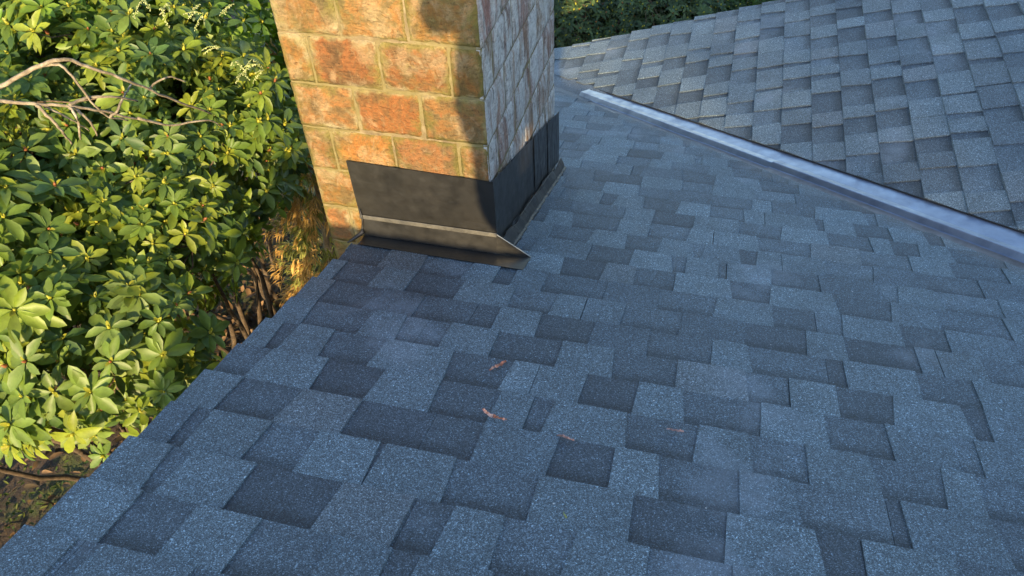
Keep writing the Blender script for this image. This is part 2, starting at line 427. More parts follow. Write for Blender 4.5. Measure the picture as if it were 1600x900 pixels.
mb.prism([(-.85, YR-.2, zK(YR-2.3)-.4), (-.70, YR-.2, zK(YR-2.3)-.4), (-.70, YR+.2, -1.6), (-.85, YR+.2, -1.6)],
         [(-.85, YR-.2, zK(YR-.2)-.12), (-.70, YR-.2, zK(YR-.2)-.12), (-.70, YR+.2, zA(YR+.2)-.12), (-.85, YR+.2, zA(YR+.2)-.12)])
mb.prism([(-.70, 4.5, GZ-.3), (xe-.2, 4.5, GZ-.3), (xe-.2, 4.6, GZ-.3), (-.70, 4.6, GZ-.3)],
         [(-.70, 4.5, zB(-.70)-.13), (xe-.2, 4.5, zB(xe-.2)-.13), (xe-.2, 4.6, zB(xe-.2)-.13), (-.70, 4.6, zB(-.70)-.13)])
mb.prism([(-.70, YR-2.3, GZ-.3), (xe-.2, YR-2.3, GZ-.3), (xe-.2, YR-2.2, GZ-.3), (-.70, YR-2.2, GZ-.3)],
         [(-.70, YR-2.3, zK(YR-2.3)-.12), (xe-.2, YR-2.3, zK(YR-2.3)-.12), (xe-.2, YR-2.2, zK(YR-2.2)-.12), (-.70, YR-2.2, zK(YR-2.2)-.12)])
mb.build('wall', M['wall'], house)

# ------------------------------------------------------------------ chimney
chim = empty('chimney', (0, 0, 0)); chim.parent = house; chim.location = (0, 0, 0)
# keep world placement simple: parts compensate for the parents' offset in link_mesh
PZ = .16150; ZJ = -1.0646; TOP = ZJ+PZ*8
def brick_face(mb, org, du, dn, L, jo, je, rnd, mi):
    """bricks on one face; org at u=0; du along the wall, dn outwards; jo / je joint positions on odd / even rows"""
    for r in range(-8, 19):
        z1 = ZJ-PZ*(r-1); z0 = z1-PZ
        if z0 < GZ-.1: break
        js = jo if r % 2 else je
        cuts = [0]+[j+rnd.uniform(-.006, .006) for j in js if .03 < j < L-.03]+[L]
        for a, b in zip(cuts[:-1], cuts[1:]):
            g = .0036; ua = a+(g if a > 0 else -.001); ub = b-(g if b < L else -.001); za = z0+g+rnd.uniform(-.002, .002); zb = z1-g+rnd.uniform(-.002, .002)
            nx, nz = max(3, int((ub-ua)/.012)), 12
            f = rnd.uniform(.78, 1.15); col = (f*rnd.uniform(.92, 1.08), f*rnd.uniform(.9, 1.12), f*rnd.uniform(.85, 1.15))
            base = len(mb.v); sd_ = rnd.uniform(0, 50); push = rnd.uniform(-.001, .0025)
            for j in range(nz+3):
                for i in range(nx+3):
                    rim = i in (0, nx+2) or j in (0, nz+2)
                    fu = min(max(i-1, 0), nx)/nx; fz = min(max(j-1, 0), nz)/nz
                    ed = min(fu, 1-fu)*(ub-ua); ez = min(fz, 1-fz)*(zb-za); e = min(ed, ez)
                    u = ua+(ub-ua)*fu; z = za+(zb-za)*fz
                    p = Vector((u*1.0, sd_, z))
                    rough = .0015*mnoise.fractal(p*30, .8, 2, 5)+.0012*mnoise.noise(p*9)
                    d = .005+push+rough-(.0045 if e < .002 else (.0014 if e < .013 else 0))
                    if rim: d = -.012
                    if e < .002:
                        jx = .0028*mnoise.noise(Vector((u*40, z*40, sd_))); u += jx*(1 if 0 < a and b < L else 0); z += jx
                    if u < .002 or u > L-.002: pass
                    q = Vector(org)+Vector(du)*u+Vector(dn)*d
                    mb.v.append((q.x, q.y, z)); mb.vc.append(math.exp(-max(e, 0)/.016))
            W = nx+3
            for j in range(nz+2):
                for i in range(nx+2):
                    aa = base+j*W+i; mb.f.append((aa, aa+1, aa+W+1, aa+W)); mb.mi.append(mi); mb.col.append(col)
rnd = random.Random(5); mb = MB()
Wd, Dp = CXR-CXL, CYB-CY
brick_face(mb, (CXL, CY, 0), (1, 0, 0), (0, -1, 0), Wd, [.092, .306, .524], [.197, .414], rnd, 0)
brick_face(mb, (CXR, CY, 0), (0, 1, 0), (1, 0, 0), Dp, [.11, .33, .55, .77], [.22, .44, .66, .87], rnd, 1)
brick_face(mb, (CXL, CYB, 0), (0, -1, 0), (-1, 0, 0), Dp, [.11, .33, .55, .77], [.22, .44, .66, .87], rnd, 0)
brick_face(mb, (CXR, CYB, 0), (-1, 0, 0), (0, 1, 0), Wd, [.092, .306, .524], [.197, .414], rnd, 0)
brickwork = mb.build('brickwork', [M['brick'], M['brick_side']], chim, smooth=True)
mb = MB(); mb.box((CXL-.0005, CY-.0005, GZ-.2), (CXR+.0005, CYB+.0005, TOP)); 
mb.build('mortar_core', M['mortar'], chim)
mb = MB(); mb.box((CXL-.04, CY-.04, TOP), (CXR+.04, CYB+.04, TOP+.08)); mb.build('chimney_cap', M['mortar'], chim, bevel=.01)

# ---- flashings: all follow the near slope
def wobble_line(a, b, n, amp, seed):
    a, b = Vector(a), Vector(b); return [a.lerp(b, i/n)+Vector((0, 0, amp*mnoise.noise(Vector((i*.9, seed, 0))))) for i in range(n+1)]
def sheet(name, top, bot, nrm, th, mat, parent, mid=2, dent=0.0, seed=0):
    """bent sheet between two polylines, given a thickness"""
    mb = MB(); n = len(top); nrm = Vector(nrm)
    rows = []
    for j in range(mid+1):
        rows.append([Vector(top[i]).lerp(Vector(bot[i]), j/mid)+nrm*(dent*mnoise.noise(Vector((i*.35, j*.8, seed+.5))) if 0 < j < mid or dent and 0 < i < n-1 else 0) for i in range(n)])
    base = len(mb.v)
    for off in (0, -th):
        for r in rows:
            for p in r: mb.v.append(tuple(p+nrm*off)); mb.vc.append(0)
    K = n*(mid+1)
    def f(q): mb.f.append(q); mb.mi.append(0); mb.col.append((1, 1, 1))
    for j in range(mid):
        for i in range(n-1):
            a = j*n+i; f((a, a+n, a+n+1, a+1)); f((K+a, K+a+1, K+a+n+1, K+a+n))
    for i in range(n-1):
        f((i, i+1, K+i+1, K+i)); a = mid*n+i; f((a, K+a, K+a+1, a+1))
    for j in range(mid):
        a = j*n; f((a, K+a, K+a+n, a+n)); a = j*n+n-1; f((a, a+n, K+a+n, K+a))
    return mb.build(name, mat, parent, smooth=False)
FO = .014
xl, xr2 = -1.118, CXR+FO
lz = -1.722
def lin(a, b, n): return [Vector(a).lerp(Vector(b), i/n) for i in range(n+1)]
# upper front counter flashing
o = sheet('counter_flashing', lin((xl-.002, CY-FO, -1.497), (xr2, CY-FO, -1.511), 14), lin((xl+.004, CY-FO, lz), (xr2, CY-FO, lz), 14), (0, -1, 0), .0015, M['black'], chim, 6, .0022, 3)
o['label'] = 'front black flashing sheet dressed over the brick face'
# its folded lower hem
mb = MB(); mb.prism([(xl+.006, CY-FO-.010, lz-.010), (xr2+.002, CY-FO-.010, lz-.010), (xr2+.002, CY-FO-.002, lz-.010), (xl+.006, CY-FO-.002, lz-.010)],
                    [(xl+.006, CY-FO-.006, lz+.004), (xr2+.002, CY-FO-.006, lz+.004), (xr2+.002, CY-FO-.002, lz+.004), (xl+.006, CY-FO-.002, lz+.004)])
mb.build('hem', M['hem'], chim, bevel=.0015)
# lower upstand leaning out to the crease, with its triangular wing past the corner
yc = CY-.030; zc = zA(yc)+.016
wx = -.505
tp = lin((xl+.012, CY-FO-.003, lz-.004), (xr2+.002, CY-FO-.003, lz-.004), 10); bt = lin((xl+.012, yc, zc), (xr2+.002, yc, zc), 10)
sheet('apron_upstand', tp, bt, (0, -1, 0), .0015, M['black'], chim, 3, .0015, 8)
mb = MB(); a = (xr2+.002, CY-FO-.004, lz-.002); b_ = (wx, yc+.018, zA(yc+.018)+.014); c_ = (xr2+.002, yc-.0005, zc)
mb.prism([Vector(p)+Vector((0, .0018, 0)) for p in (a, c_, b_)], [a, c_, b_])
mb.build('apron_wing', M['black'], chim)
mb = MB(); tube(mb, [a, b_], [.0018, .0018], 5); mb.build('apron_wing_edge', M['edge'], chim)
# pan lying on the shingles
yp = CY-.104
mb = MB(); q = [(xl+.03, yp), (wx-.002, yp-.012), (wx, yc+.018), (xr2, yc+.0), (xl+.012, yc+.0)]
mb.prism([(x, y, zA(y)+.0125) for x, y in q], [(x, y, zA(y)+.0148) for x, y in q])
o = mb.build('apron_pan', M['black'], chim)
# small torn tab and cement at the left end of the flashing
mb = MB(); tube(mb, [(xl+.012, CY-.02, lz+.03), (xl+.017, CY-.024, lz-.01), (xl+.01, CY-.028, lz-.05), (xl+.015, CY-.036, zc+.02), (xl-.012, CY-.05, zc-.0), (xl-.035, CY-.07, zc-.01)], [.002, .004, .003, .008, .006, .003], 6)
mb.build('sealant', M['tar'], chim, smooth=True)
# side counter flashings with a ragged top edge
def side_h(y): return -1.515-(y-1.95)*.352+.062*math.exp(-max(0, y-2.62)/.02)*0
def ragged(ya, yb, n, seed, amp=.006):
    out = []
    for i in range(n+1):
        y = ya+(yb-ya)*i/n
        out.append(Vector((CXR+FO, y, side_h(y)+amp*mnoise.noise(Vector((y*55, seed, 0)))+amp*.7*mnoise.noise(Vector((y*140, seed, 3)))))) 
    return out
for i, (ya, yb, off) in enumerate(((CY-FO, 2.48, 0), (2.455, 2.70, .003), (2.675, CYB+.012, .006))):
    tpp = ragged(ya, yb, 36, i*7.); tpp = [p+Vector((off, 0, 0)) for p in tpp]
    bpp = [Vector((CXR+FO+off+.001, p.y, zA(p.y)+.055)) for p in tpp]
    sheet('counter_flashing', tpp, bpp, (1, 0, 0), .0015, M['black'], chim, 5, .002, i*3.)
# step flashing band with shiny scratched edge
rs = random.Random(3); y = CY-.0
k = 0
while y < CYB+.005:
    yb = min(y+.150, CYB+.02); o1 = .012+.0022*(k % 2)
    tpp = [Vector((CXR+FO+o1, yy, zA(yy)+.062+rs.uniform(-.004, .006)-.010*(k % 2))) for yy in np.linspace(y, yb+.012, 7)]
    bpp = [Vector((CXR+FO+o1+.020, p.y, zA(p.y)+.010)) for p in tpp]
    sheet('step_flashing', tpp, bpp, (1, 0, 0), .0015, M['black'], chim, 2, .003, k*1.7)
    y = yb+.001; k += 1
    if yb > CYB: break
mb = MB()
pts = []; rr = []
for i in range(90):
    yy = CY+.03+(CYB+.02-CY-.03)*i/89
    pts.append((CXR+FO+.031+.005*mnoise.noise(Vector((yy*30, 0, 0))), yy, zA(yy)+.007)); rr.append(.010+.006*mnoise.noise(Vector((yy*45, 5, 0))))
tube(mb, pts, rr, 7)
mb.build('sealant', M['tar'], chim, smooth=True)
mb = MB(); pts = []; rr = []
for i in range(80):
    yy = CY+.22+(CYB-CY-.24)*i/79
    pts.append((CXR+FO+.0165, yy, zA(yy)+.066+.005*mnoise.noise(Vector((yy*30, 2, 0))))); rr.append(max(.0004, .0014+.0022*mnoise.noise(Vector((yy*70, 9, 0)))))
tube(mb, pts, rr, 4)
mb.build('sealant_bead', M['hem'], chim, smooth=True)

# ------------------------------------------------------------------ valley flashing (w-shaped)
vd = Vector((1, -TB/TA, TB)).normalized()
nA = Vector((0, TA, 1)).normalized(); nB = Vector((-TB, 0, 1)).normalized()
pA = nA.cross(vd).normalized(); pA = pA if pA.y < 0 else -pA        # away from the valley up the near slope
pB = nB.cross(vd).normalized(); pB = pB if pB.x > 0 else -pB        # up the far slope
def vpoint(x): return Vector((x, vy(x), zB(x)))
def valley_piece(x0, x1, lift, name):
    mb = MB(); n = max(8, int((x1-x0)/.08)); rows = []
    for i in range(n+1):
        x = x0+(x1-x0)*i/n; o_ = vpoint(x); up = Vector((0, 0, 1))
        j = .0016*mnoise.noise(Vector((x*4, 0, lift*900))); j2 = .0016*mnoise.noise(Vector((x*3, 7, lift*900)))
        k = lift
        a0 = o_+pA*.12+nA*(-.005); a05 = o_+pA*.046+nA*(-.0005); a1 = o_+pA*.004+nA*(.003+k+j)
        cr = o_+pB*(.014)+up*(.026+k+j)
        b1 = o_+pB*.052+nB*(.013+k*.6+j2); wB = .100+.022*(x+.8); b2 = o_+pB*(wB-.004)+nB*(.0005); b3 = o_+pB*(wB+.06)+nB*(-.005)
        # a soft fold at the crest and crease
        rows.append([a0, a05, a1+pA*.004, a1-pA*.002+up*.003, cr-up*.003+pA*.002, cr, cr+pB*.004-up*.0008, b1, b2, b3])
    W = len(rows[0])
    for r in rows:
        for p in r: mb.v.append(tuple(p)); mb.vc.append(0)
    for i in range(n):
        for j in range(W-1):
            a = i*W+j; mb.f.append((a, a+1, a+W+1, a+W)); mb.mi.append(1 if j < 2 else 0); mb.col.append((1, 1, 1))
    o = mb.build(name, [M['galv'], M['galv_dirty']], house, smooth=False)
    s = o.modifiers.new('thick', 'SOLIDIFY'); s.thickness = .0012; s.offset = -1
    return o
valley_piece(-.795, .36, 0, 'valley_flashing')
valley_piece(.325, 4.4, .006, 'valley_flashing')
# shingled toe of the valley below the metal
mb = MB(); rnd = random.Random(8)
for k in range(5):
    xa = XR-.02+k*.085; o_ = vpoint(xa)
    q = [vpoint(xa)+pA*.17+nA*.006, vpoint(xa+.10)+pA*.17+nA*.004, vpoint(xa+.10)+Vector((0, 0, .006)), vpoint(xa)+Vector((0, 0, .008))]
    c = rnd.choice(PAL[:3]); mb.prism([p-Vector((0, 0, .01)) for p in q], q, 0, c, [1]*4)
    q = [vpoint(xa)+Vector((0, 0, .008)), vpoint(xa+.10)+Vector((0, 0, .006)), vpoint(xa+.10)+pB*.12+nB*.004, vpoint(xa)+pB*.12+nB*.006]
    mb.prism([p-Vector((0, 0, .01)) for p in q], q, 0, c, [1]*4)
mb.build('valley_shingles', M['shingle'], house)
# dark bead painted in as the shadow line under the far slope's trimmed shingles
mb = MB(); pts = []; rr = []
for i in range(140):
    x = -.74+i*.026; pts.append(vpoint(x)+pB*(.106+.022*(x+.8)+.002*mnoise.noise(Vector((x*30, 0, 0))))+nB*.0045); rr.append(.0035)
tube(mb, pts, rr, 5); mb.build('sealant', M['tar'], house, smooth=True)

# ------------------------------------------------------------------ foliage
def leaf_template(kind):
    if kind == 'rhodo': prof = [(0, 0), (.18, .26), (.5, .5), (.8, .36), (1, 0)]
    elif kind == 'pieris': prof = [(0, 0), (.25, .34), (.55, .5), (.82, .3), (1, 0)]
    else: prof = [(0, 0), (.22, .42), (.48, .5), (.75, .33), (1, 0)]
    v = [(0, 0, 0)]
    for s, wd in prof[1:-1]: v += [(-wd, s, .12*wd*2), (0, s, 0), (wd, s, .12*wd*2)]
    v.append((0, 1, 0))
    f = [(0, 2, 1), (0, 3, 2), (1, 2, 5, 4), (2, 3, 6, 5), (4, 5, 8, 7), (5, 6, 9, 8), (7, 8, 10), (8, 9, 10)]
    return np.array(v, float), f
class Leaves:
    def __init__(s, kind): s.tv, s.tf = leaf_template(kind); s.V = []; s.col = []
    def add(s, p, d, up, L, Wd, droop, col, fold=1.0):
        d = d.normalized(); side = d.cross(up)
        if side.length < 1e-4: side = d.cross(Vector((1, .3, 0)))
        side.normalize(); n = side.cross(d)
        D, Sd, Nn = np.array(d), np.array(side), np.array(n)
        t = s.tv
        v = np.outer(t[:, 1]*L, D)+np.outer(t[:, 0]*Wd, Sd)+np.outer(t[:, 2]*Wd*fold*2-droop*L*t[:, 1]**2, Nn)
        s.V.append(v+np.array(p)); s.col.append(col)
    def build(s, name, mat, parent=None, buds=()):
        n = len(s.V); k = len(s.tv); V = np.concatenate(s.V)
        fs = []; 
        for i in range(n): b = i*k; fs += [tuple(b+j for j in f) for f in s.tf]
        mb = MB()
        for i, (p, nn, r) in enumerate(buds): nodule(mb, p, nn, r*(.5+.5*((i*37) % 11)/11), (.40, .38, .05) if i % 5 else (.30, .12, .05))
        o_ = len(V); me = bpy.data.meshes.new(name); me.from_pydata(V.tolist()+mb.v, [], fs+[tuple(q+o_ for q in f) for f in mb.f])
        c = np.repeat(np.array([list(c)+[1] for c in s.col], 'f'), len(s.tf), axis=0)
        if mb.f: c = np.concatenate([c, np.array([list(q)+[1] for q in mb.col], 'f')])
        fs = fs+mb.f
        a = me.attributes.new('tint', 'FLOAT_COLOR', 'FACE'); a.data.foreach_set('color', c.ravel())
        me.polygons.foreach_set('use_smooth', [True]*len(fs)); me.update()
        return link_mesh(name, me, mat, parent)
def rdir(rnd):
    while True:
        v = Vector((rnd.uniform(-1, 1), rnd.uniform(-1, 1), rnd.uniform(-1, 1)))
        if .05 < v.length < 1: return v.normalized()
GREENS = [(.115, .175, .024), (.092, .150, .026), (.155, .210, .024), (.062, .115, .030), (.20, .24, .026), (.12, .175, .036)]
def rosette(lv, bud, p, n, rnd, L, tone, shade=1.0):
    n = n.normalized(); a = n.cross(Vector((0, 0, 1)))
    if a.length < .05: a = Vector((1, 0, 0))
    a.normalize(); b = n.cross(a); k = rnd.choice([5, 6, 7, 8, 9, 10]); ph = rnd.uniform(0, 6.28); dr = rnd.choice([.05, .15, .3, .5]); tilt_ = rnd.uniform(-.25, .25)
    for i in range(k):
        t = ph+2*math.pi*i/k+rnd.uniform(-.22, .22); el = rnd.uniform(-.25, .45)+tilt_*math.cos(t)
        d = (a*math.cos(t)+b*math.sin(t))*math.cos(el)+n*math.sin(el)
        f = rnd.uniform(.8, 1.2)*shade; c = tuple(x*f for x in tone)
        LL = L*rnd.uniform(.55, 1.15)
        lv.add(p+d*.006, d, n, LL, LL*rnd.uniform(.37, .48), rnd.uniform(.3, 1.2)*dr, c, rnd.uniform(.5, 1.5))
        if rnd.random() < .5:
            p2 = p-n*rnd.uniform(.02, .06); d2 = (d+rdir(rnd)*.5).normalized(); lv.add(p2+d2*.01, d2, n, LL*.9, LL*.36, .3, tuple(x*.8 for x in c), 1.)
    for i in range(rnd.randint(1, 3)):   # short young leaves in the middle
        t = rnd.uniform(0, 6.28); el = rnd.uniform(.7, 1.2); d = (a*math.cos(t)+b*math.sin(t))*math.cos(el)+n*math.sin(el)
        lv.add(p, d, n, L*.35, L*.15, .1, (.26, .26, .03))
    if bud is not None: bud.append((p+n*.006, n, .011))
def nodule(mb, p, n, r, col):
    n = n.normalized(); a = n.orthogonal().normalized(); b = n.cross(a); base = len(mb.v)
    for h_, rr in ((-.6, .55), (.1, 1), (.9, .6)):
        for k in range(5): t = k*1.2566; mb.v.append(tuple(p+n*h_*r+(a*math.cos(t)+b*math.sin(t))*r*rr*.8)); mb.vc.append(0)
    mb.v.append(tuple(p+n*r*1.9)); mb.vc.append(0)
    for j in range(2):
        for k in range(5): mb.f.append((base+j*5+k, base+j*5+(k+1) % 5, base+(j+1)*5+(k+1) % 5, base+(j+1)*5+k)); mb.mi.append(0); mb.col.append(col)
    for k in range(5): mb.f.append((base+10+k, base+10+(k+1) % 5, base+15)); mb.mi.append(0); mb.col.append(col)

def sight(u, v, d):      # a point d metres along the ray through a pixel of the 1600 px photograph
    q = F*FPX+R2*(u-800)-U2*(v-450); return q.normalized()*d
VOID = [(sight(u, v, d), r) for u, v, d, r in ((60, 135, 2.9, .17), (150, 165, 2.95, .20), (100, 150, 3.25, .24), (215, 165, 3.1, .17), (20, 130, 3.1, .17), (240, 120, 3.3, .16), (270, 150, 3.5, .16))]   # a bare hollow with grey branches
def in_void(p): return any((p-c).length < r for c, r in VOID)
def shrub(name, label, cat, lumps, root, seed, nros, L, greens, leafmat='leaf', kind='rhodo', depth=(.55, 1.0), stems=6, group=None, avoid=True, tilt=.45):
    rnd = random.Random(seed); t = empty(name, root); tag(t, label, cat, group)
    lv = Leaves(kind); buds = []; tips = []
    wts = [l[1][0]*l[1][1]+l[1][1]*l[1][2]+l[1][0]*l[1][2] for l in lumps]
    for i in range(nros):
        c, r = rnd.choices(lumps, wts)[0]; d = rdir(rnd)
        if d.z < -.55: continue
        q = rnd.random(); f = depth[0]+(depth[1]-depth[0])*q**.5
        lump = 1+.16*mnoise.noise(Vector((d.x*2.2+c[0], d.y*2.2, d.z*2.2+seed)))
        p = Vector((c[0]+d.x*r[0]*f*lump, c[1]+d.y*r[1]*f*lump, c[2]+d.z*r[2]*f*lump))
        if avoid:
            if p.x > XR-.10 and p.z < zA(p.y)+.5: continue
            if p.x > CXL-.10 and p.y > CY-.3: continue
            if in_void(p) and rnd.random() < .93: continue
            if p.z < -2.12*p.y+2.1*max(0, p.x+1.8): continue          # the open underside of the shrubs
            if p.x > -2.15 and p.y > 1.75 and p.z < -2.12-.5*(p.y-1.75): continue
        n = (Vector((d.x/r[0], d.y/r[1], d.z/r[2])).normalized()*(1-tilt)+Vector((.12, -.35, .9))*tilt+rdir(rnd)*.28)
        g = rnd.choice(greens)
        rosette(lv, buds, p, n, rnd, L*rnd.uniform(.75, 1.15), g)
        if f > .8: tips.append(p)
    lv.build('foliage', M[leafmat], t, buds)
    mb = MB(); rt = Vector(root); mains = []
    for i in range(stems):
        tp = rnd.choice(tips); a = rt+Vector((rnd.uniform(-.15, .15), rnd.uniform(-.15, .15), -.1))
        mid = a.lerp(tp, .55)+Vector((rnd.uniform(-.15, .15), rnd.uniform(-.15, .15), rnd.uniform(-.1, .15)))
        pts = wander(a, mid, 7, .10, rnd)+wander(mid, tp, 7, .10, rnd)[1:]
        tube(mb, pts, [max(.003, .018*(1-j/(len(pts)-1))+.003) for j in range(len(pts))], 6, (.30, .24, .19)); mains += pts[5:]
    for tp in rnd.sample(tips, min(len(tips), 170)):
        a = min(rnd.sample(mains, min(14, len(mains))), key=lambda q: (q-tp).length)
        if (a-tp).length > .6: continue
        tube(mb, wander(a, tp-Vector((0, 0, .01)), 6, .12, rnd), [.0045, .004, .0035, .003, .0027, .0022], 4, (.45, .36, .28))
    mb.build('branches', M['bark'], t, smooth=True)
    return t, tips
G = GREENS
shrub('rhododendron_bush', 'large rhododendron with broad leaf rosettes at the lower left beside the roof edge', 'shrub',
      [((-2.6, 1.95, -2.5), (.8, .7, .65)), ((-2.12, 1.52, -2.2), (.45, .45, .38)), ((-2.9, 1.7, -2.0), (.9, .75, .7))], (-2.7, 1.9, GZ), 21, 1500, .090, G, group=None)
shrub('rhododendron_bush', 'dense rhododendron filling the gap left of the brick chimney', 'shrub',
      [((-2.35, 2.6, -2.1), (.55, .65, .50)), ((-2.55, 2.6, -2.0), (.75, .75, .70)), ((-2.15, 2.05, -2.20), (.36, .42, .42))], (-2.6, 2.9, GZ), 22, 1700, .082, G, group=None)
t3, tips3 = shrub('pieris_bush', 'narrow leaved pieris with drooping white flower sprays above the rhododendrons', 'shrub',
      [((-2.55, 3.45, -1.95), (.75, .75, .80)), ((-3.2, 3.0, -1.6), (.9, .8, .7))], (-2.9, 3.6, GZ), 23, 1300, .090, [(.10, .18, .02), (.13, .21, .022), (.07, .14, .02), (.16, .23, .03)], kind='pieris', tilt=.35)
tall, _ = shrub('rhododendron_bush', 'tall rhododendron at the upper left behind the bare grey branches', 'shrub',
      [((-3.6, 2.2, -2.0), (1.0, 1.0, 1.1)), ((-4.3, 3.6, -2.2), (1.2, 1.2, 1.3))], (-3.8, 2.8, GZ), 24, 1500, .090, G)

# bare grey branches arching through the hollow of the tall rhododendron
rnd = random.Random(61)
def bare(pts, r0, r1, par):
    P = [sight(*p) for p in pts]; Q = []
    for i in range(len(P)-1):
        p0, p1, p2, p3 = P[max(i-1, 0)], P[i], P[i+1], P[min(i+2, len(P)-1)]
        for k in range(5):
            t = k/5; Q.append(.5*((2*p1)+(p2-p0)*t+(2*p0-5*p1+4*p2-p3)*t*t+(3*p1-p0-3*p2+p3)*t**3)+Vector((rnd.uniform(-1, 1), rnd.uniform(-1, 1), rnd.uniform(-1, 1)))*.0022)
    Q.append(P[-1]); n = len(Q); mb = MB()
    tube(mb, Q, [(r0+(r1-r0)*i/(n-1))*(1+.12*mnoise.noise(Q[i]*40)) for i in range(n)], 8)
    mb.build('bare_branch', M['bark'], par, smooth=True)
for pts, r0, r1 in [
    ([(-200, 330, 3.7), (-60, 175, 3.35), (10, 130, 3.05), (60, 104, 2.95), (100, 93, 2.92), (135, 103, 2.95), (200, 126, 3.0), (262, 152, 3.15), (330, 178, 3.4)], .0085, .0035),
    ([(62, 104, 2.95), (92, 101, 2.93), (115, 122, 2.93), (148, 165, 2.98), (170, 182, 3.02), (200, 188, 3.1)], .0048, .0025),
    ([(-260, 260, 3.6), (-80, 150, 3.2), (0, 157, 3.0), (60, 163, 2.95), (110, 166, 2.95), (160, 174, 3.0), (235, 190, 3.15)], .0075, .0035),
    ([(108, 165, 2.95), (135, 153, 2.97), (180, 152, 3.0), (215, 158, 3.1)], .006, .003),
    ([(58, 164, 2.95), (84, 190, 2.93), (100, 208, 2.98), (112, 225, 3.05)], .006, .003),
    ([(108, 166, 2.95), (120, 185, 2.93), (126, 218, 2.98)], .005, .003),
    ([(118, 168, 2.96), (140, 190, 2.96), (152, 212, 3.02)], .005, .0025),
    ([(172, 183, 3.02), (184, 172, 3.02), (194, 150, 3.05), (205, 132, 3.12)], .005, .003),
    ([(70, 166, 2.96), (110, 186, 2.99), (140, 205, 3.1)], .004, .002),
    ([(230, 140, 3.2), (262, 120, 3.2), (290, 128, 3.25)], .004, .002),
    ([(215, 185, 3.1), (270, 195, 3.2), (325, 188, 3.25), (350, 200, 3.4)], .005, .002)]:
    bare(pts, r0, r1, tall)
# white flower sprays hanging in the pieris
def spray(base, dirv, L, nsp):
    mb = MB()
    for k in range(nsp):
        d0 = (Vector(dirv)+rdir(rnd)*.45).normalized(); p = Vector(base); pts = [p.copy()]
        for j in range(9):
            d0 = (d0+Vector((0, 0, -.10))).normalized(); p = p+d0*L/9; pts.append(p.copy())
            for q in range(2):
                o = rdir(rnd); o.z = -abs(o.z)*.5; nodule(mb, p+o*.006, Vector((o.x, o.y, -.6)), .0026, (.50, .52, .30))
        tube(mb, pts, [.0012]*len(pts), 4, (.35, .40, .12))
    mb.build('flower_spray', M['leaf'], t3, smooth=True)
for (u, v, d) in [(222, 8, 3.25), (252, 22, 3.25), (262, 12, 3.3), (312, 14, 3.35), (318, 30, 3.3), (364, 14, 3.45), (345, 82, 3.35), (372, 104, 3.4), (378, 122, 3.35), (402, 108, 3.45), (412, 118, 3.5), (395, 100, 3.5)]:
    spray(sight(u, v-8, d-.02), (rnd.uniform(-.5, .5), -.6, .1), .065, 2)

# shaggy conifer beside the chimney, half brown
def conifer():
    t = empty('conifer_shrub', (-2.28, 3.5, GZ)); tag(t, 'shaggy half brown conifer between the rhododendrons and the chimney foot', 'shrub')
    rr = random.Random(9); lv = Leaves('small')
    for i in range(700):
        z = rr.uniform(GZ+.1, -2.05); k = (z-GZ)/(-2.05-GZ); r = (.34*(1-k)**.7+.12)*rr.uniform(.5, 1); a = rr.uniform(0, 6.28)
        p = Vector((-2.28+r*math.cos(a), 3.5+r*math.sin(a), z)); out = Vector((math.cos(a), math.sin(a), -.35)).normalized()
        brown = mnoise.noise(p*2.6)+rr.uniform(-.25, .25) > -.12
        base = (.50, .31, .10) if brown else (.24, .25, .06)
        for q in range(20):
            d = (out+rdir(rr)*.75).normalized(); f = rr.uniform(.6, 1.35)
            lv.add(p+rdir(rr)*.03, d, Vector((0, 0, 1)), rr.uniform(.05, .09), .009, .25, tuple(x*f for x in base))
    lv.build('needles', M['leaf2'], t)
    mb = MB(); tube(mb, wander((-2.28, 3.5, GZ-.1), (-2.28, 3.5, -2.2), 9, .03, rr), [.05-.005*i for i in range(9)], 7); mb.build('stem', M['bark'], t, smooth=True)
conifer()
# ------------------------------------------------------------------ hedge beyond the far slope
FARG = [(.045, .075, .025), (.06, .095, .03), (.035, .06, .02), (.08, .12, .04)]
hedge = [((-1.5, 7.0, -3.75), (.75, .6, .62), 'dark small leaved bush just right of the chimney beyond the far roof'),
         ((-.45, 7.2, -3.7), (.75, .65, .62), 'pale green leafy bush in the middle of the hedge behind the far roof'),
         ((.75, 7.6, -3.6), (.85, .7, .68), 'bright green bush at the right end of the hedge behind the far roof'),
         ((-.9, 8.6, -3.5), (1.2, .8, .8), 'dark bush at the back of the hedge behind the pale green one'),
         ((.9, 9.2, -3.4), (1.3, .8, .8), 'dark bush at the back of the hedge behind the bright green one')]
for i, (c, r, lab) in enumerate(hedge):
    shrub('bush', lab, 'shrub', [(c, r)], (c[0], c[1], GZ), 40+i, 1500, .062, FARG if i < 2 else [(.07, .13, .025), (.05, .10, .02)], 'leaf2', 'small', (.6, 1.05), 14, 'bushes beyond the far roof', False, .3)

